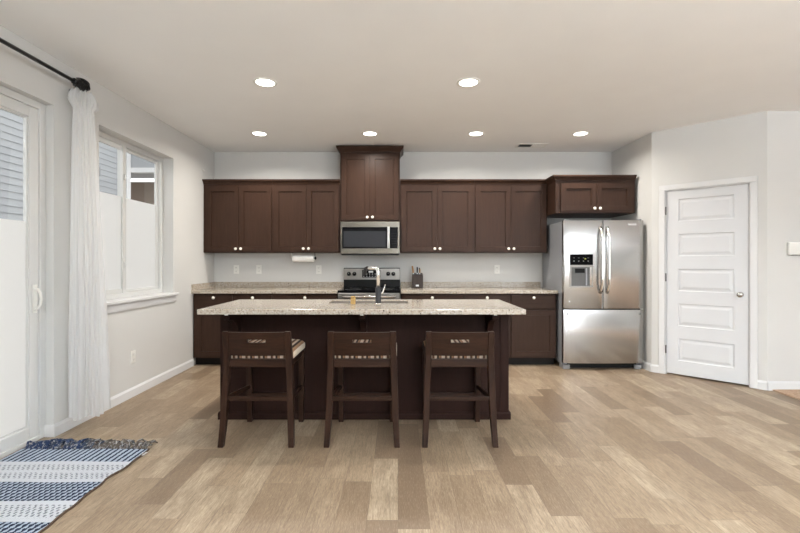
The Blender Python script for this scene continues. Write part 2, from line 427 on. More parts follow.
part('apron', MB().prism([(XL,WZ0-.10),(XL+.014,WZ0-.10),(XL+.018,WZ0-.085),(XL+.022,WZ0-.03),(XL,WZ0-.03)], 1, WY0-.03, WY1+.03), M['trim'], w)

# ------------------------------------------------------------------ sliding door
XD = XL-.058
d = struct('door_1', rect_frame(MB(), XD-.11, XD, DY0, DY1, 0, DZ1, .05, (.05,.05,.03,.05)), M['vinyl'], bevel=.004,
           label='white sliding patio door with frosted lower glass behind the rug', cat='door')
def slider(y0, y1, x0, x1):
    part('door_sash', rect_frame(MB(), x0, x1, y0, y1, .03, DZ1-.05, .07, (.075,.075,.085,.075)), M['vinyl'], d, bevel=.006)
    xm = (x0+x1)/2
    part('glass_bead', rect_frame(MB(), x0+.004, x1-.012, y0+.075, y1-.075, .115, DZ1-.125, .012), M['vinyl'], d)
    part('pane', MB().box((xm-.004, y0+.07, .11), (xm, y1-.07, DZ1-.12)), M['glass'], d)
    part('frosted_film', MB().box((xm+.0005, y0+.087, .127), (xm+.0015, y1-.087, 1.54)), M['film'], d, label='frosted privacy film on the lower glass')
slider(1.86, DY1-.05, XD-.05, XD-.012)
slider(DY0+.05, 1.94, XD-.098, XD-.060)
hp = MB(); hy = DY1-.05-.035
hp.tube([(XD-.012, hy, .925),(XD+.012, hy, .932),(XD+.03, hy, .96),(XD+.036, hy, 1.0),(XD+.03, hy, 1.04),(XD+.012, hy, 1.068),(XD-.012, hy, 1.075)], .009, 10)
part('pull_handle', hp, M['plastic'], d)
part('handle_plate', MB().box((XD-.012, hy-.018, .90), (XD-.006, hy+.018, 1.10)), M['plastic'], d, bevel=.002)

# ------------------------------------------------------------------ pantry door (local frame)
pd = bpy.data.objects.new('door_2', None); COL.objects.link(pd)
pd.location = (A2.x, A2.y, 0); pd.rotation_euler = (0,0,ang); pd['kind'] = 'structure'
pd['label'] = 'white five panel pantry door in the angled wall'; pd['category'] = 'door'; ORG[pd.name] = Vector((0,0,0))
cw = .058; ct = .016
part('door_casing', MB().box((DT0-.012-cw,-ct,0),(DT0-.012,0,2.057)).box((DT1+.012,-ct,0),(DT1+.012+cw,0,2.057)).box((DT0-.012-cw,-ct,2.057),(DT1+.012+cw,0,2.057+cw)), M['trim'], pd, bevel=.004)
part('door_jamb', MB().box((DT0-.012,0,0),(DT0-.003,.115,2.057)).box((DT1+.003,0,0),(DT1+.012,.115,2.057)).box((DT0-.003,0,2.048),(DT1+.003,.115,2.057)), M['trim'], pd)
def panel_slab(x0, x1, z0, z1, yf, th, holes, step=.012, dp=.009, raise_=.006):
    # front face at y=yf facing -y, with moulded recesses
    mb = MB(); xs = [x0, holes[0][0], holes[0][1], x1]
    zs = [z0]
    for h in holes: zs += [h[2], h[3]]
    zs.append(z1)
    for i in range(3):
        for j in range(len(zs)-1):
            if i == 1 and j % 2 == 1:
                a, b, c, e = xs[1], xs[2], zs[j], zs[j+1]
                def ring(k, y): return [(a+k,y,c+k),(b-k,y,c+k),(b-k,y,e-k),(a+k,y,e-k)]
                secs = [ring(0,yf), ring(step*.5,yf+dp), ring(step*1.5,yf+dp)]
                if raise_: secs += [ring(step*3.2, yf+dp-raise_)]
                vs = [p for s_ in secs for p in s_]; fs = []
                for q in range(len(secs)-1):
                    for k in range(4): fs.append((q*4+k, q*4+(k+1)%4, q*4+4+(k+1)%4, q*4+4+k))
                fs.append(tuple((len(secs)-1)*4+k for k in range(4)))
                mb.add(vs, fs)
            else:
                mb.add([(xs[i],yf,zs[j]),(xs[i+1],yf,zs[j]),(xs[i+1],yf,zs[j+1]),(xs[i],yf,zs[j+1])], [(0,1,2,3)])
    yb = yf+th
    mb.add([(x0,yf,z0),(x1,yf,z0),(x1,yf,z1),(x0,yf,z1),(x0,yb,z0),(x1,yb,z0),(x1,yb,z1),(x0,yb,z1)],
           [(4,7,6,5),(0,4,5,1),(1,5,6,2),(2,6,7,3),(3,7,4,0)])
    return mb
def weld(o, d_=.0001):
    bm = bmesh.new(); bm.from_mesh(o.data); bmesh.ops.remove_doubles(bm, verts=bm.verts, dist=d_)
    bmesh.ops.recalc_face_normals(bm, faces=bm.faces); bm.to_mesh(o.data); bm.free(); return o
dz0, dz1 = .018, 2.045
ph = .245; gap = (dz1-dz0-.115-.13-5*ph)/4
holes = []; zz = dz0+.13+.02
for k in range(5): holes.append((DT0+.115, DT1-.115, zz, zz+ph)); zz += ph+gap
slab = weld(part('door_panel', panel_slab(DT0, DT1, dz0, dz1, .010, .035, holes, .014, .010, .007), M['door'], pd))
for z in (1.83, 1.085, .28):
    part('hinge', MB().box((DT0-.010,-.006,z-.045),(DT0+.004,.012,z+.045)), M['hinge'], pd, bevel=.002)
kx = DT1-.065
part('door_knob', MB().lathe([(.028,0),(.028,.006),(.012,.010),(.010,.03),(.022,.038),(.028,.05),(.024,.062),(.010,.068)], Matrix.Translation((kx,.010,.925)) @ Matrix.Rotation(math.pi/2,4,'X'), 24), M['nickel'], pd)

# ------------------------------------------------------------------ outside
nb = thing('neighbor_house', 'blue grey lap-sided house seen through the patio door and window', 'house', (-6.2, 8, -.15))
sb = MB(); x0 = -6.2; lap = .115; prof = [(x0-.2, -.15)]
z = -.15
while z < 5.0:
    prof += [(x0+.014, z), (x0, z+lap)]; z += lap
prof.append((x0-.2, z))
sb.prism(prof, 1, 2.0, 9.9)
part('siding_wall', sb, M['siding'], nb)
part('corner_board', MB().box((x0-.02,9.86,-.15),(x0+.03,10.0,5)), M['trim'], nb)
part('porch_wall', MB().box((-9.5,11.2,-.15),(-5.55,11.3,3.32)), M['eave'], nb)
part('porch_beam', MB().box((x0+.03,10.0,3.32),(-5.55,10.12,3.43)), M['trim'], nb)
part('porch_gable', MB().prism([(10.02,3.43),(11.3,3.43),(11.3,5.2),(10.02,5.2)], 0, -9.5, -5.55), M['siding'], nb)
part('porch_post', MB().box((-5.63,10.0,-.15),(-5.555,10.12,3.32)), M['trim'], nb)
part('window_head', MB().box((x0-.01,8.5,2.52),(x0+.04,9.5,2.62)), M['trim'], nb)
wl_ = part('wall_lantern', MB().box((x0+.01,8.76,3.02),(x0+.10,8.88,3.20)).box((x0,8.72,2.98),(x0+.02,8.92,3.24)), M['midgrey'], nb)

# ------------------------------------------------------------------ cabinets
def knob_mesh():
    return MB().lathe([(.006,0),(.006,.010),(.012,.014),(.0185,.021),(.0165,.028),(.008,.0315)], Matrix.Rotation(math.pi/2,4,'X'), 18)
_kn = part('knob', knob_mesh(), M['ceramic']); KM = _kn.data; bpy.data.objects.remove(_kn)
def knob(parent, x, y, z):
    o = bpy.data.objects.new('knob', KM); COL.objects.link(o); o.parent = parent; og = ORG[parent.name]
    o.location = (x-og.x, y-og.y, z-og.z); o['label'] = 'white ceramic knob'; ORG[o.name] = og; return o
def shaker(name, x0, x1, z0, z1, yf, parent, mat, stile=.062, th=.020):
    return weld(part(name, panel_slab(x0, x1, z0, z1, yf, th, [(x0+stile, x1-stile, z0+stile, z1-stile)], .0045, .013, 0), mat, parent))
CROWN = [(0,0),(.008,0),(.011,.012),(.024,.028),(.036,.040),(.042,.044),(.042,.062),(0,.062)]
def crown(parent, path, z, prof=CROWN):
    # path: list of 2D points, outward on the right-hand side walking along it
    pts = [Vector(p) for p in path]; secs = []
    for i, p in enumerate(pts):
        ds = []
        if i > 0: ds.append((pts[i]-pts[i-1]).normalized())
        if i < len(pts)-1: ds.append((pts[i+1]-pts[i]).normalized())
        ns = [Vector((dd.y, -dd.x)) for dd in ds]
        nn = sum(ns, Vector((0,0)))
        nn.normalize(); k = 1/max(.3, nn.dot(ns[0]))
        secs.append([(p.x+nn.x*a*k, p.y+nn.y*a*k, z+b) for a, b in prof])
    return part('crown_molding', MB().loft(secs), M['cabx'], parent)
def upper(x0, x1, z0, zbt, zct, yf, label, xm=None, d0=None, d1=None, retL=False, retR=False, prof=CROWN, name='wall_cabinet', group='dark wood wall cabinets', dtop=None, dbot=None):
    t = thing(name, label, 'cabinet', ((x0+x1)/2, YB-.165, z0), 0, group)
    part('cabinet_body', MB().box((x0+.0005,yf+.02,z0),(x1-.0005,YB,zbt)), M['cab'], t)
    dz0_ = z0+.018 if dbot is None else dbot; dz1_ = zbt-.03 if dtop is None else dtop
    d0 = x0+.018 if d0 is None else d0; d1 = x1-.018 if d1 is None else d1; xm = (d0+d1)/2 if xm is None else xm
    a = shaker('door', d0, xm-.002, dz0_, dz1_, yf, t, M['cab']); b = shaker('door', xm+.002, d1, dz0_, dz1_, yf, t, M['cab'])
    knob(a, xm-.033, yf, dz0_+.032); knob(b, xm+.033, yf, dz0_+.032)
    yb = yf+.02
    path = []
    if retL: path.append((x0+.0005, YB))
    path += [(x0+.0005, yb), (x1-.0005, yb)]
    if retR: path.append((x1-.0005, YB))
    crown(t, path, zct, prof)
    return t
YU = 5.50
upper(-2.478, -1.595, 1.373, 2.295, 2.242, YU, 'dark wood two door wall cabinet in the left corner', d0=-2.435, dtop=2.215)
upper(-1.595, -.737, 1.373, 2.295, 2.242, YU, 'dark wood two door wall cabinet between corner cabinet and tall microwave cabinet', dtop=2.215)
CR2 = [(0,0),(.008,0),(.012,.014),(.028,.034),(.044,.050),(.048,.056),(.048,.078),(0,.078)]
upper(-.735, .024, 1.765, 2.725, 2.648, YU-.01, 'tall dark wood cabinet above the microwave, reaching the ceiling', retL=True, retR=True, prof=CR2, dtop=2.625, dbot=1.79)
upper(.026, .971, 1.373, 2.295, 2.242, YU, 'dark wood two door wall cabinet just right of the microwave', dtop=2.215)
upper(.971, 1.899, 1.373, 2.295, 2.242, YU, 'dark wood two door wall cabinet just left of the refrigerator cabinet', dtop=2.215)
upper(1.904, 2.865, 1.848, 2.295, 2.240, 5.215, 'deep short dark wood cabinet above the refrigerator', retL=True, d0=1.965, d1=2.825, dtop=2.205, dbot=1.868)

YC = 5.22
def base_cab(x0, x1, label, left_filler=0):
    t = thing('base_cabinet', label, 'cabinet', ((x0+x1)/2, YB-.3, 0), 0, 'dark wood base cabinets')
    part('cabinet_body', MB().box((x0+.0005,YC+.02,.095),(x1-.0005,YB-.003,.876)), M['cab'], t)
    part('toe_kick', MB().box((x0+.0005,YC+.085,0),(x1-.0005,YB-.003,.095)), M['toe'], t)
    a, b = x0+.015+left_filler, x1-.015
    dr = part('drawer', MB().box((a,YC,.695),(b,YC+.02,.858)), M['cabx'], t, bevel=.003)
    knob(dr, (a+b)/2, YC, .826)
    if b-a > .6:
        xm = (a+b)/2
        shaker('door', a, xm-.002, .115, .675, YC, t, M['cab']); shaker('door', xm+.002, b, .115, .675, YC, t, M['cab'])
    else: shaker('door', a, b, .115, .675, YC, t, M['cab'])
base_cab(-2.478, -1.985, 'dark wood base cabinet with one drawer against the left wall', .025)
base_cab(-1.985, -1.510, 'dark wood base cabinet behind island, second from the left wall')
base_cab(-1.510, -.728, 'wide dark wood base cabinet directly left of the range')
base_cab(.034, .790, 'wide dark wood base cabinet directly right of the range')
base_cab(.790, 1.355, 'dark wood base cabinet behind island, under the right outlet')
base_cab(1.355, 1.912, 'dark wood base cabinet beside the refrigerator')

def top_run(x0, x1, label, side=None):
    t = thing('countertop', label, 'countertop', ((x0+x1)/2, YB-.33, .876))
    part('counter_slab', MB().box((x0,5.19,.876),(x1,YB,.914)), M['gran'], t, bevel=.004)
    part('backsplash', MB().box((x0,YB-.02,.914),(x1,YB,.988)), M['gran'], t, bevel=.002)
    if side: part('side_splash', MB().box((side[0],5.192,.914),(side[1],YB-.02,.988)), M['gran'], t, bevel=.002)
top_run(XL+.001, -.728, 'beige speckled granite countertop left of the range', (XL+.001, XL+.021))
top_run(.034, 1.922, 'beige speckled granite countertop right of the range')

# ------------------------------------------------------------------ island
def ring_slab(mb, X, Y, hx, hy, z0, z1):
    o = [(X[0],Y[0]),(X[1],Y[0]),(X[1],Y[1]),(X[0],Y[1])]; h = [(hx[0],hy[0]),(hx[1],hy[0]),(hx[1],hy[1]),(hx[0],hy[1])]
    vs = [(*p,z1) for p in o]+[(*p,z1) for p in h]+[(*p,z0) for p in o]+[(*p,z0) for p in h]; fs = []
    for k in range(4):
        j = (k+1)%4
        fs += [(k,j,4+j,4+k),(8+k,12+k,12+j,8+j),(k,8+k,8+j,j),(4+k,4+j,12+j,12+k)]
    mb.add(vs, fs); return mb
IY0, IY1, IX0, IX1 = 3.142, 3.984, -1.459, .930
PY = 3.475
isl = thing('kitchen_island', 'long dark wood kitchen island behind the three bar stools', 'island', (-.265, 3.7, 0))
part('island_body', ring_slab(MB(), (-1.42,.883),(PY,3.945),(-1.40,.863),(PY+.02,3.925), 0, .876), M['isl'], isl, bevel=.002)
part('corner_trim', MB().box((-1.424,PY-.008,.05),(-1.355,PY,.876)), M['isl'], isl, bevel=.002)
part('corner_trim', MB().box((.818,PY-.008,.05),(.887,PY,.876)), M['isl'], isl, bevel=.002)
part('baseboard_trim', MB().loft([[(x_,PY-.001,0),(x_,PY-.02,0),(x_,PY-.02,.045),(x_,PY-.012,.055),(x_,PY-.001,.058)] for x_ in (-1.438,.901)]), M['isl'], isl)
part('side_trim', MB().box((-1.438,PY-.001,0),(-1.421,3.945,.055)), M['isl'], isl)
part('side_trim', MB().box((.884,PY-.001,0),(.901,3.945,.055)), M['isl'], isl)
def corbel(xc):
    pr = [(PY-.009,.876),(PY-.255,.876),(PY-.255,.835)]
    for k in range(0,11):
        a = k/10*math.pi/2
        pr.append((PY-.245+.20*math.sin(a)*1.0, .64+.185*math.cos(a)))
    pr += [(PY-.035,.60),(PY-.009,.60)]
    part('corbel', MB().prism(pr, 0, xc-.023, xc+.023), M['isl'], isl, bevel=.003)
    part('corbel_bracket', MB().box((xc-.012,PY-.262,.862),(xc+.012,PY-.2555,.876)), M['plastic'], isl)
for xc in (-1.275, -.27, .725): corbel(xc)
# countertop with the sink cut-out
it = MB(); SX0, SX1, SY0, SY1 = -.585, .085, 3.60, 3.905
ic = part('island_countertop', ring_slab(it, (IX0,IX1),(IY0,IY1),(SX0,SX1),(SY0,SY1), .8765, .914), M['gran'], bevel=.004)
ic['label'] = 'pale beige granite countertop on the kitchen island'; ic['category'] = 'countertop'
# ------------------------------------------------------------------ sink, faucet, holder
sk = MB()
def rr(x0,x1,y0,y1,z,r=.03,n=4):
    out = []
    for cx, cy, a0 in ((x1-r,y1-r,0),(x0+r,y1-r,90),(x0+r,y0+r,180),(x1-r,y0+r,270)):
        for k in range(n+1):
            a = math.radians(a0+90*k/n); out.append((cx+r*math.cos(a), cy+r*math.sin(a), z))
    return out
e = .003
sk.loft([rr(SX0+e,SX1-e,SY0+e,SY1-e,.905), rr(SX0+.012,SX1-.012,SY0+.012,SY1-.012,.905), rr(SX0+.016,SX1-.016,SY0+.016,SY1-.016,.74,.05), rr(SX0+.06,SX1-.06,SY0+.06,SY1-.06,.725,.05)], True, cap=False)
vs_ = rr(SX0+.06,SX1-.06,SY0+.06,SY1-.06,.725,.05); sk.add(vs_, [tuple(range(len(vs_)))])
si = part('sink', sk, M['sinksteel'], fixn=True)
si['label'] = 'stainless steel sink set into the island countertop'; si['category'] = 'sink'
fx, fy = -.1625, 3.555
fa = thing('faucet', 'chrome pull-down faucet standing on the island by the sink', 'faucet', (fx, fy, .914))
part('faucet_base', MB().lathe([(.029,.914),(.029,.922),(.024,.926),(.0235,1.045),(.020,1.05)], Matrix.Translation((fx,fy,0)), 20), M['darkgrey'], fa, label='lower column coloured dark for its reflection')  # dark reflection in the chrome is put into the column colour
part('escutcheon', MB().lathe([(.033,.914),(.033,.918),(.028,.921)], Matrix.Translation((fx,fy,0)), 20), M['chrome'], fa)
dirx, diry = -.62, .78
pts = [(fx,fy,1.045),(fx,fy,1.17)]
for k in range(1,7):
    a = k/6*math.pi/2; r = .035
    pts.append((fx+dirx*r*(1-math.cos(a)), fy+diry*r*(1-math.cos(a)), 1.17+r*math.sin(a)))
for L in (.08,.12,.16): pts.append((fx+dirx*L, fy+diry*L, 1.206))
part('spout', MB().tube(pts, .0155, 14), M['chrome'], fa)
q = Vector(pts[-1]); part('spray_head', MB().tube([q, q+Vector((dirx*.02,diry*.02,-.004)), q+Vector((dirx*.035,diry*.035,-.03)), q+Vector((dirx*.037,diry*.037,-.06))], [.0155,.0165,.0165,.0155], 14), M['darkgrey'], fa)
part('lever', MB().tube([(fx+.018,fy,1.0),(fx+.034,fy,1.005),(fx+.05,fy-.003,1.045),(fx+.058,fy-.003,1.075)], [.011,.010,.006,.005], 10), M['chrome'], fa)
so = MB().box((-.386,3.520,.914),(-.347,3.556,.965))
so_t = thing('soap_holder', 'small golden block-shaped holder beside the island sink', 'soap holder', (-.3665,3.538,.914))
part('holder_body', so, M['gold'], so_t, bevel=.004)
part('holder_cap', MB().box((-.384,3.522,.965),(-.349,3.554,.978)), M['gold'], so_t, bevel=.003)

# ------------------------------------------------------------------ range
RX0, RX1 = -.722, .028
rg = thing('range', 'stainless electric range with black glass cooktop behind the island', 'range', ((RX0+RX1)/2, 5.5, 0))
part('range_body', MB().box((RX0,5.20,.04),(RX1,5.80,.895)), M['darkgrey'], rg)
part('cooktop', MB().box((RX0,5.17,.895),(RX1,5.76,.918)), M['blackglass'], rg, bevel=.005)
part('oven_door', MB().box((RX0+.004,5.165,.24),(RX1-.004,5.20,.885)), M['steelh'], rg, bevel=.006)
part('oven_window', MB().box((RX0+.13,5.162,.40),(RX1-.13,5.166,.70)), M['blackglass'], rg)
hb = MB().tube([(RX0+.06,5.118,.845),(RX1-.06,5.118,.845)], .013, 14)
for xx in (RX0+.09, RX1-.09): hb.tube([(xx,5.118,.845),(xx,5.167,.845)], .010, 10)
part('oven_handle', hb, M['chrome'], rg)
part('storage_drawer', MB().box((RX0+.004,5.17,.05),(RX1-.004,5.20,.23)), M['steelh'], rg, bevel=.006)
for xx in (RX0+.05, RX1-.05):
    for yy in (5.25, 5.75): part('foot', MB().lathe([(.018,0),(.018,.04)], Matrix.Translation((xx,yy,0)), 12), M['black'], rg)
part('back_guard', MB().box((RX0,5.758,.918),(RX1,5.82,1.178)), M['black'], rg, bevel=.004)
part('control_panel', MB().prism([(5.752,1.022),(5.758,1.022),(5.758,1.168),(5.749,1.168)], 0, RX0+.003, RX1-.003), M['steelh'], rg)
dsp_ = part('display', MB().box((-.475,5.744,1.05),(-.235,5.752,1.15)), M['blackglass'], rg)
for i in range(6):
    for j in range(2): part('touch_button', MB().box((-.46+i*.038,5.7432,1.062+j*.03),(-.446+i*.038,5.7442,1.070+j*.03)), M['mark'], dsp_)
part('clock_readout', MB().box((-.39,5.7432,1.115),(-.33,5.7442,1.138)), M['mark'], dsp_)
for kx_ in (-.652,-.579,-.130,-.062):
    k_ = part('control_knob', MB().lathe([(.027,0),(.027,.004),(.022,.006),(.020,.026),(.016,.030)], Matrix.Translation((kx_,5.7515,1.098)) @ Matrix.Rotation(math.pi/2,4,'X'), 20), M['black'], rg)
    part('pointer', MB().box((kx_-.002,5.7205,1.100),(kx_+.002,5.7217,1.114)), M['mark'], k_)
for bx_, by_, br in ((-.55,5.33,.10),(-.15,5.33,.08),(-.55,5.60,.075),(-.15,5.60,.10)):
    part('burner_marking', MB().lathe([(br,.9181),(br-.004,.9184),(br-.006,.9181)], Matrix.Translation((bx_,by_,0)), 32), M['midgrey'], rg)

# ------------------------------------------------------------------ microwave
MX0, MX1, MZ0, MZ1, MY = -.724, .020, 1.342, 1.7645, 5.45
mw = thing('microwave', 'stainless over-the-range microwave under the tall cabinet', 'microwave', ((MX0+MX1)/2, 5.65, MZ0))
part('microwave_body', MB().box((MX0,MY+.012,MZ0+.012),(MX1,YB,MZ1)), M['darkgrey'], mw)
part('front_frame', MB().box((MX0,MY,MZ0+.018),(MX1,MY+.012,MZ1)), M['steelw'], mw, bevel=.003)
part('bottom_grille', MB().box((MX0+.01,MY+.006,MZ0),(MX1-.01,MY+.2,MZ0+.012)), M['black'], mw)
part('door_glass', MB().box((MX0+.022,MY-.006,MZ0+.085),(MX1-.022,MY,MZ1-.07)), M['blackglass'], mw, bevel=.002)
part('viewing_window', MB().box((MX0+.04,MY-.008,MZ0+.105),(-.155,MY-.006,MZ1-.12)), M['greyglass'], mw)
hm = MB(); hx_ = -.118
hm.box((hx_-.016,MY-.042,MZ0+.082),(hx_+.016,MY-.028,MZ1-.066))
hm.box((hx_-.010,MY-.030,MZ0+.10),(hx_+.010,MY-.004,MZ0+.12)).box((hx_-.010,MY-.030,MZ1-.105),(hx_+.010,MY-.004,MZ1-.085))
part('door_handle', hm, M['chrome'], mw, bevel=.004)
for i in range(3):
    for j in range(6): part('keypad_button', MB().box((-.080+i*.025,MY-.0072,MZ0+.11+j*.032),(-.070+i*.025,MY-.0058,MZ0+.115+j*.032)), M['darkgrey'], mw)

# ------------------------------------------------------------------ refrigerator
FX0, FX1 = 1.930, 2.866
fr = thing('refrigerator', 'stainless french door refrigerator with ice and water dispenser', 'refrigerator', ((FX0+FX1)/2, 5.4, 0))
part('cabinet_shell', MB().box((FX0+.006,5.115,.05),(FX1-.006,5.80,1.734)), M['steelg'], fr, bevel=.004)
part('door_gasket', MB().box((FX0+.012,5.100,.08),(FX1-.012,5.116,1.727)), M['black'], fr)
def bow_door(name, x0, x1, z0, z1, bl, br):
    # front slightly bowed in x; bl/br: how far along the bow each edge is (-1..1)
    mb = MB(); n = 14; secs = []
    yb = 5.100
    def yf(t): tt = bl+(br-bl)*t; return 5.034+.016*tt*tt
    front = []; 
    for i in range(n+1):
        t = i/n; yy = yf(t)
        edge = min(t, 1-t)*(x1-x0)
        if edge < .008: yy += .006
        front.append((x0+(x1-x0)*t, yy))
    poly = front + [(x1,yb),(x0,yb)]
    mb.prism(poly, 2, z0, z1, smooth=False)
    o = part(name, mb, M['steel'], fr, bevel=.003)
    return o
xm = 2.388
dl = bow_door('left_door', FX0, xm-.003, .712, 1.744, -1, -.02); dr_ = bow_door('right_door', xm+.003, FX1, .712, 1.744, .02, 1)
fz = bow_door('freezer_drawer', FX0, FX1, .075, .700, -1, 1)
for o in (dl, dr_, fz):
    o.data.shade_smooth()
    m_ = o.modifiers.new('es', 'EDGE_SPLIT'); m_.split_angle = math.radians(35)
def bowhandle(par, x):
    pts = []
    for k in range(15):
        t = k/14; zz_ = .895+t*(1.665-.895)
        b = math.sin(math.pi*t)
        pts.append((x, 5.030-.058*min(1, b*2.2)**.8, zz_))
    part('door_handle', MB().tube(pts, .0165, 12), M['chrome'], par)
bowhandle(dl, xm-.040); bowhandle(dr_, xm+.040)
# dispenser on the left door
yd = 5.0405
x0_, x1_ = 2.004, 2.268; z0_, z1_ = .964, 1.346
dp_ = part('dispenser_panel', MB().box((x0_,yd-.008,1.222),(x1_,yd+.012,z1_)), M['blackglass'], dl, bevel=.003)
part('dispenser_frame', MB().box((x0_,yd-.008,z0_),(x0_+.012,yd+.012,1.222)).box((x1_-.012,yd-.008,z0_),(x1_,yd+.012,1.222)).box((x0_+.012,yd-.012,z0_),(x1_-.012,yd+.012,z0_+.014)).box((x0_+.012,yd-.010,1.196),(x1_-.012,yd+.012,1.222)), M['steelh'], dl)
part('dispenser_recess', MB().box((x0_+.012,yd-.0045,z0_+.014),(x1_-.012,yd+.0,1.196)), M['recess'], dl)
part('spout_block', MB().box((x0_+.055,yd-.016,1.13),(x1_-.10,yd-.0045,1.18)), M['black'], dl, bevel=.003)
part('paddle', MB().box((x1_-.085,yd-.013,z0_+.02),(x1_-.07,yd-.0045,1.185)), M['steelg'], dl, bevel=.002)
for i in range(4):
    part('touch_icon', MB().box((x0_+.035+i*.055,yd-.0092,1.262),(x0_+.048+i*.055,yd-.0078,1.272)), M['midgrey'], dl)
    part('touch_icon', MB().box((x0_+.033+i*.055,yd-.0092,1.302),(x0_+.050+i*.055,yd-.0078,1.306)), M['midgrey'], dl)
part('indicator', MB().box((x0_+.165,yd-.0092,1.288),(x0_+.182,yd-.0078,1.300)), M['amber'], dl)
part('badge', MB().box((2.676,5.037,1.682),(2.775,5.043,1.704)), M['silver'], dr_, bevel=.002)
for xx in (FX0+.045, FX1-.045):
    part('screw_mount', MB().lathe([(.010,0),(.010,.006),(.006,.008)], Matrix.Translation((xx,5.0475,.652)) @ Matrix.Rotation(math.pi/2,4,'X'), 14), M['hinge'], fz)
part('base_grille', MB().box((FX0+.06,5.10,.012),(FX1-.06,5.16,.065)), M['black'], fr)
for xx in (FX0+.035, FX1-.06):
    part('foot', MB().box((xx-.03,5.075,0),(xx+.05,5.20,.05)), M['midgrey'], fr, bevel=.003)
    part('foot', MB().box((xx-.01,5.68,0),(xx+.03,5.72,.05)), M['steelg'], fr)
for xx in (FX0+.02, FX1-.05): part('hinge_cover', MB().box((xx,5.06,1.7445),(xx+.03,5.14,1.758)), M['steelg'], fr, bevel=.003)

# ------------------------------------------------------------------ knife block, paper towels
kb = thing('knife_block', 'dark wooden knife block with knives on the right countertop', 'knife block', (.265,5.66,.914))
KX0, KX1 = .185, .325
part('block_body', MB().prism([(5.60,.9145),(5.73,.9145),(5.75,1.115),(5.62,1.09)], 0, KX0, KX1), M['block'], kb, bevel=.004)
part('front_plate', MB().prism([(5.5955,.925),(5.5995,.925),(5.6195,1.085),(5.6155,1.085)], 0, KX0+.022, KX1-.03), M['block'], kb)
part('nameplate', MB().box((KX0+.045,5.594,.94),(KX1-.055,5.5985,.962)), M['silver'], kb)
def knife(x, y, z0, z1, r, mat, label, lean):
    t = thing('kitchen_knife', label, 'knife', (x,y,z0), 0, 'knives standing in the knife block')
    part('handle', MB().loft([[(x-r+lean*k,y-.012+.0*k,z),(x+r+lean*k,y-.012,z),(x+r+lean*k,y+.012,z),(x-r+lean*k,y+.012,z)] for k,z in ((0,z0+.012),(.4,z0+(z1-z0)*.5),(1,z1))]), mat, t, bevel=.003)
    part('bolster', MB().box((x-r*.8,y-.008,z0-.0),(x+r*.8,y+.008,z0+.013)), M['silver'], t)
knife(.200,5.665,1.099,1.205,.011,M['knifewood'],'tall tan wooden handled knife leftmost in the block', -.012)
knife(.252,5.675,1.101,1.190,.009,M['black'],'black handled knife in the middle of the block', 0)
knife(.284,5.655,1.097,1.165,.007,M['knifewood'],'short tan handled knife right of the black handled one', .004)
knife(.284,5.70,1.107,1.18,.007,M['black'],'short black handled knife at the back of the block', -.002)
th_ = thing('paper_towel_holder', 'paper towel holder mounted under the wall cabinet', 'paper towel holder', (-1.22,5.62,1.38))
ty, tz = 5.62, 1.305
part('mount_bar', MB().box((-1.375,ty-.015,1.370),(-1.075,ty+.015,1.380)), M['nickel'], th_)
part('arm', MB().box((-1.375,ty-.012,tz-.012),(-1.369,ty+.012,1.370)), M['nickel'], th_, bevel=.002)
part('arm', MB().box((-1.081,ty-.012,tz-.012),(-1.075,ty+.012,1.370)), M['black'], th_, bevel=.002)
part('spindle', MB().tube([(-1.37,ty,tz),(-1.08,ty,tz)], .010, 12), M['nickel'], th_)
part('end_cap', MB().lathe([(.020,0),(.020,.010),(.012,.016)], Matrix.Translation((-1.075,ty,tz)) @ Matrix.Rotation(math.pi/2,4,'Y'), 16), M['black'], th_)
pt = MB(); R_ = .047
pt.loft([[(x_, ty+r_*math.cos(a), tz+r_*math.sin(a)) for a in [2*math.pi*k/32 for k in range(32)]] for x_, r_ in ((-1.362,.0125),(-1.362,R_),(-1.090,R_),(-1.090,.0125),(-1.362,.0125))], True, cap=False)
po = part('paper_towel_roll', pt, M['paper'])
po['label'] = 'white paper towel roll hanging under the wall cabinet'; po['category'] = 'paper towels'
po.data.shade_smooth(); m_ = po.modifiers.new('es','EDGE_SPLIT'); m_.split_angle = math.radians(40)

# ------------------------------------------------------------------ outlets, thermostat, sensor
def outlet(loc, rz, label):
    t = thing('wall_outlet', label, 'outlet', loc, rz, 'white wall outlets', local=True)
    part('cover_plate', MB().box((-.036,-.006,-.058),(.036,0,.058)), M['plastic'], t, bevel=.002)
    for z in (-.024,.024):
        f = part('receptacle', MB().box((-.017,-.008,z-.014),(.017,-.005,z+.014)), M['plastic'], t, bevel=.002)
        part('slots', MB().box((-.009,-.0085,z-.004),(-.006,-.0078,z+.006)).box((.006,-.0085,z-.004),(.009,-.0078,z+.006)).box((-.002,-.0085,z-.010),(.002,-.0078,z-.007)), M['slot'], f)
def atwall(px, py, Y): return ((px-398)/433*Y, Y, H-(py-261.5)/433*Y)
outlet(atwall(236.4,269.4,YB), 0, 'white outlet above left countertop, nearest the left corner')
outlet(atwall(259,269.4,YB), 0, 'white outlet above left countertop, second from the left corner')
outlet(atwall(318.8,269.6,YB), 0, 'white outlet right of the paper towel roll')
outlet(atwall(497,269.4,YB), 0, 'white outlet above right countertop, between knife block and refrigerator')
Yo = 433*2.481/(398-132.8)
outlet((XL, Yo, H-(356.8-261.5)/433*Yo), math.pi/2, 'white outlet low on the left wall below the window')
th2 = thing('thermostat', 'white rounded thermostat box on wall right of the pantry door', 'thermostat', (3.90,A3.y,1.39))
part('thermostat_body', MB().box((3.808,A3.y-.028,1.325),(3.99,A3.y,1.452)), M['plastic'], th2, bevel=.012, seg=3)
part('bottom_vent', MB().box((3.845,A3.y-.022,1.322),(3.96,A3.y-.008,1.3265)), M['darkgrey'], th2)
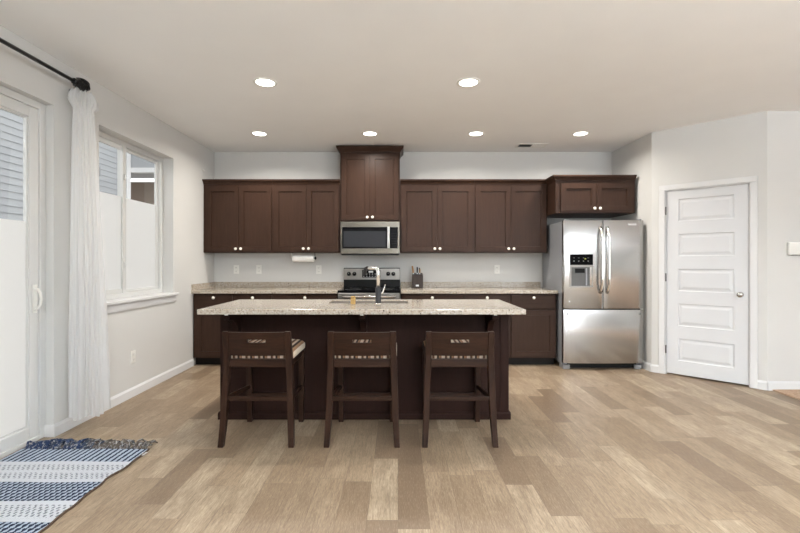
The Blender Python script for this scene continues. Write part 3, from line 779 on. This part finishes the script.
Ys = 433*2.481/(398-202.7)
sn = thing('wall_hook', 'tiny white hook on the left wall above the corner cabinet', 'hook', (XL, Ys, 2.42))
part('hook_plate', MB().box((XL,Ys-.012,2.405),(XL+.006,Ys+.012,2.435)), M['plastic'], sn, bevel=.002)
part('hook_arm', MB().tube([(XL+.005,Ys,2.415),(XL+.02,Ys,2.410),(XL+.026,Ys,2.420)], .004, 8), M['plastic'], sn)

# ------------------------------------------------------------------ ceiling lights and vent
def can(x, y, label, first=[None]):
    if first[0] is None:
        t = thing('recessed_light', label, 'ceiling light', (x,y,ZC), 0, 'recessed ceiling lights', local=True)
        part('trim_ring', MB().loft([[(r_*math.cos(a), r_*math.sin(a), z_) for a in [2*math.pi*k/36 for k in range(36)]] for r_, z_ in ((.074,-.001),(.076,-.006),(.086,-.008),(.097,-.004),(.098,0),(.074,0),(.074,-.001))], True, cap=False), M['plastic'], t)
        part('lamp_lens', MB().lathe([(.0735,0),(.0735,-.003),(.06,-.005),(.001,-.006)], None, 32), M['lamp'], t)
        first[0] = t
    else: t = dup(first[0], (x,y,ZC), 0, label)
    L = bpy.data.lights.new('can_light', 'AREA'); L.shape = 'DISK'; L.size = .14; L.energy = CAN_POWER; L.color = (1,.95,.88); L.spread = math.radians(158)
    lo = bpy.data.objects.new('can_light', L); COL.objects.link(lo); lo.location = (x,y,ZC-.012)
can(-1.095, 3.572, 'recessed ceiling light above island, front row on the left')
can(.581, 3.572, 'recessed ceiling light above island, front row on the right')
can(-1.60, 5.0, 'recessed ceiling light in the back row, leftmost, near left wall cabinets')
can(-.323, 5.0, 'recessed ceiling light in the back row, before the tall microwave cabinet')
can(.90, 5.0, 'recessed ceiling light in the back row, left of the ceiling vent')
can(2.11, 5.0, 'recessed ceiling light in the back row, rightmost, right of the vent')
vy0, vy1, vx0, vx1 = 5.42, 5.60, 1.51, 1.89
vt = thing('ceiling_vent', 'white rectangular ceiling vent above the right wall cabinets', 'vent', (1.7,5.51,ZC))
part('vent_frame', ring_slab(MB(), (vx0,vx1),(vy0,vy1),(vx0+.025,vx1-.025),(vy0+.03,vy1-.03), ZC-.006, ZC), M['plastic'], vt, bevel=.002)
part('vent_backing', MB().box((vx0+.025,vy0+.03,ZC-.001),(vx1-.025,vy1-.03,ZC)), M['slot'], vt)
for k in range(9):
    yv_ = vy0+.038+k*.0135
    for xa, xb, tilt in ((vx0+.025,1.70,.010),(1.70,vx1-.025,-.010)):
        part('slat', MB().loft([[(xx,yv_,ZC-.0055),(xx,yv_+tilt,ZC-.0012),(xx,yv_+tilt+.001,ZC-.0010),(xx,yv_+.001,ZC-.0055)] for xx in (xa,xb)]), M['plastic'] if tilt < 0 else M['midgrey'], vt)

# ------------------------------------------------------------------ curtain and rod
RXX, RZ = -2.36, 2.577
rod = thing('curtain_rod', 'black metal curtain rod above the patio door', 'curtain rod', (RXX, 2.5, RZ))
part('rod', MB().tube([(RXX,.45,RZ),(RXX,3.27,RZ)], .013, 14), M['blackmetal'], rod)
FM = Matrix.Translation((RXX,3.20,RZ)) @ Matrix.Rotation(-math.pi/2,4,'X')
part('finial', MB().lathe([(.014,-.055),(.022,-.05),(.022,-.04),(.016,-.036),(.026,-.02),(.038,0),(.043,.03),(.040,.055),(.030,.075),(.016,.088),(.004,.092)], FM, 20), M['blackmetal'], rod)
rib = MB()
for k in range(7):
    a0 = 2*math.pi*k/7; pts = []
    for j in range(9):
        tt = j/8; z_ = -.012+.094*tt; r_ = .036+.010*math.sin(math.pi*min(1,tt*1.05)) - .022*max(0,tt-.75)*4*.6
        a = a0+tt*1.6; pts.append(FM @ Vector((r_*math.cos(a), r_*math.sin(a), z_)))
    rib.tube(pts, .0045, 6)
part('finial_ribs', rib, M['blackmetal'], rod)
for yb_ in (3.285, .55):
    part('bracket', MB().tube([(XL,yb_,RZ-.03),(RXX-.03,yb_,RZ-.03),(RXX,yb_,RZ-.016)], .007, 8).lathe([(.022,0),(.022,.006),(.01,.01)], Matrix.Translation((XL,yb_,RZ-.03)) @ Matrix.Rotation(math.pi/2,4,'Y'), 16).lathe([(.019,-.012),(.019,.012)], Matrix.Translation((RXX,yb_,RZ)) @ Matrix.Rotation(math.pi/2,4,'X'), 16), M['blackmetal'], rod)
def curtain():
    mb = MB(); n = 150; secs = []
    Z0, Z1 = .118, 2.52; NZ = 60
    for j in range(NZ+1):
        t = j/NZ; z = Z1+(Z0-Z1)*t
        if t < .05: k = t/.05; rx, ry, amp = .050+.018*math.sin(k*3.0)*(1-k*.2), .078+.030*math.sin(k*3.0), .014
        else:
            k = (t-.05)/.95; rx = .050+.052*k**.7; ry = .074+.062*k**.7; amp = .005+.014*k
        cx = RXX+.002+.022*min(1,t*1.5); cy = 3.243+.040*t
        ring = []
        for i in range(n):
            a = 2*math.pi*i/n
            p = math.sin(17*a+2.2*math.sin(a*2+1.3*t)+.6*t) + .45*math.sin(29*a+3*t+1.7) + .35*math.sin(7*a+5*t)
            rr_ = 1+amp*p/((rx+ry)/2)*.85
            hem = .012*math.sin(5*a) if j == NZ else 0
            top = (.010*math.sin(9*a)+.007*math.sin(14*a+1)) if j < 3 else 0
            ring.append((cx+rx*rr_*math.cos(a), cy+ry*rr_*math.sin(a), z+hem+top))
        secs.append(ring)
    mb.loft(secs, True, cap=False)
    o = part('curtain', mb, M['curtain'], fixn=False)
    o['label'] = 'gathered sheer white curtain hanging between patio door and window'; o['category'] = 'curtain'
curtain()

# ------------------------------------------------------------------ rug
RY = 2.90
def rug():
    t = thing('rug', 'blue and white striped woven rug with fringed end by the patio door', 'rug', (-2.09, RY, 0), 0, local=True)
    mb = MB(); nx, ny = 60, 100; X0, X1 = -.42, .42; L = 1.5; th = .011
    def edge(v): return X1 + .006*math.sin(v*9)+.014*max(0,1-abs(v-.40)/.10)*(-1) + .004*math.sin(v*31)
    P = []
    for j in range(ny+1):
        v = L*j/ny
        for i in range(nx+1):
            s = i/nx; x = X0+(edge(v)-X0)*s
            P.append((x, -v, th+.0015*math.sin(x*11+v*7)+.0008*math.sin(x*240)*math.sin(v*230)))
    mb.v = [Vector(p) for p in P]
    for j in range(ny):
        for i in range(nx):
            a = j*(nx+1)+i; mb.f.append((a,a+1,a+nx+2,a+nx+1)); mb.sm.append(True)
    # skirt
    loop = [i for i in range(nx+1)] + [j*(nx+1)+nx for j in range(1,ny+1)] + [ny*(nx+1)+i for i in range(nx-1,-1,-1)] + [j*(nx+1) for j in range(ny-1,0,-1)]
    o0 = len(mb.v)
    for i in loop: q = mb.v[i]; mb.v.append(Vector((q.x,q.y,0)))
    for k in range(len(loop)):
        k2 = (k+1)%len(loop); mb.f.append((loop[k],loop[k2],o0+k2,o0+k)); mb.sm.append(False)
    # texture coordinate: mirror y so that it grows away from the hem
    g = part('weave', mb, M['rug'], t)
    hem = MB(); hem.tube([(edge(L*j/ny)+.002,-L*j/ny,.007) for j in range(ny+1)], .006, 6)
    part('bound_edge', hem, M['hem'], t, label='brown bound edge')
    fb = MB()
    for k in range(88):
        x = X0+.01+(X1-X0-.02)*(k+random.random()*.8)/88
        ln = .06+random.random()*.075; dx = (random.random()-.35)*.11; cz = .018+random.random()*.035; kk = random.uniform(-.03,.03)
        fb.tube([(x,-.008,.010),(x+dx*.2+kk*.5,ln*.25,cz),(x+dx*.5+kk,ln*.55,cz*.9),(x+dx*.85-kk*.3,ln*.85,cz*.4),(x+dx,ln,.006)], [.0075,.007,.006,.005,.003], 6)
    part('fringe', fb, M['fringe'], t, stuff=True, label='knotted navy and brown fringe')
    part('care_tag', MB().box((.415,-.10,.008),(.445,-.055,.0095)), M['plastic'], t, label='small white care tag')
rug()

# ------------------------------------------------------------------ bar stools
def bar_stool(loc, rz, label):
    t = thing('bar_stool', label, 'bar stool', loc, rz, 'bar stools at the island', local=True)
    def legsec(x, y, z, wx, wy): return [(x-wx,y-wy,z),(x+wx,y-wy,z),(x+wx,y+wy,z),(x-wx,y+wy,z)]
    for s in (-1,1):
        part('leg', MB().loft([legsec(s*a, b, c, wx, wy) for a,b,c,wx,wy in ((.240,-.245,0,.0185,.018),(.232,-.222,.14,.0205,.021),(.225,-.205,.32,.0215,.024),(.219,-.198,.50,.022,.025),(.214,-.205,.62,.022,.022),(.212,-.238,.785,.0205,.015))]), M['stool'], t, bevel=.004)
        part('leg', MB().loft([legsec(s*a, b, c, wx, wx) for a,b,c,wx in ((.202,.228,0,.019),(.204,.225,.25,.021),(.206,.220,.565,.022))]), M['stool'], t, bevel=.004)
    # top rail with hand slot, gently curved
    xs = [-.192+.384*k/24 for k in range(25)]; zs = [.616,.662,.707,.731,.757,.780]
    def yy(x, z): return -.208-.030*max(0,(z-.62)/.165)-.014*math.cos(x/.192*math.pi/2)
    def zt(x, z): return z + (.004*math.cos(x/.192*math.pi/2) if z > .78 else 0)
    mb = MB(); nx_ = len(xs); nz_ = len(zs)
    for dy in (-.010,.012):
        for z in zs:
            for x in xs: mb.v.append(Vector((x, yy(x,z)+dy, zt(x,z))))
    N = nx_*nz_
    def hole(i,j): return j == 2 and 8 <= i <= 15
    cells = {(i,j) for i in range(nx_-1) for j in range(nz_-1) if not hole(i,j)}
    for (i,j) in cells:
        a = j*nx_+i; q = (a,a+1,a+nx_+1,a+nx_)
        mb.f.append(q); mb.sm.append(False); mb.f.append(tuple(N+k for k in reversed(q))); mb.sm.append(False)
        for (di,dj,e0,e1) in ((-1,0,a+nx_,a),(1,0,a+1,a+nx_+1),(0,-1,a,a+1),(0,1,a+nx_+1,a+nx_)):
            if (i+di,j+dj) not in cells: mb.f.append((e1,e0,N+e0,N+e1)); mb.sm.append(False)
    part('top_rail', mb, M['stoolx'], t)
    part('back_apron', MB().box((-.195,-.212,.534),(.195,-.186,.590)), M['stoolx'], t, bevel=.003)
    for s in (-1,1): part('side_apron', MB().box((s*.205-.012,-.186,.525),(s*.205+.012,.205,.576)), M['stool'], t, bevel=.003)
    part('front_apron', MB().box((-.19,.208,.525),(.19,.232,.576)), M['stoolx'], t, bevel=.003)
    part('stretcher', MB().box((-.205,-.222,.306),(.205,-.200,.335)), M['stoolx'], t, bevel=.003)
    part('stretcher', MB().box((-.190,.212,.196),(.190,.240,.228)), M['stoolx'], t, bevel=.003)
    for s in (-1,1):
        part('stretcher', MB().loft([[(s*.222-.010,-.19,.302),(s*.222+.010,-.19,.302),(s*.222+.010,-.19,.334),(s*.222-.010,-.19,.334)],[(s*.204-.010,.21,.262),(s*.204+.010,.21,.262),(s*.204+.010,.21,.292),(s*.204-.010,.21,.292)]]), M['stool'], t, bevel=.003)
    # domed cushion
    cb = MB(); secs = []
    for k, (ins, z) in enumerate(((.012,.577),(.002,.586),(0,.605),(.002,.625),(.012,.638),(.035,.652),(.08,.664),(.15,.670))):
        r = max(.012,.035-ins*.2)
        secs.append(rr(-.238+ins,.238-ins,-.180+ins,.234-ins,z,r,5))
    cb.loft(secs, True)
    part('seat_cushion', cb, M['stripe'], t)
    return t
SG = 'bar stools at the island'
s0 = bar_stool((-.965,3.192,0), 0, 'dark wood bar stool with striped seat, leftmost at the island')
dup(s0, (-.246,3.192,0), 0, 'dark wood bar stool with striped seat, middle one in front of the faucet', SG)
dup(s0, (.423,3.192,0), 0, 'dark wood bar stool with striped seat, rightmost, nearest the refrigerator', SG)
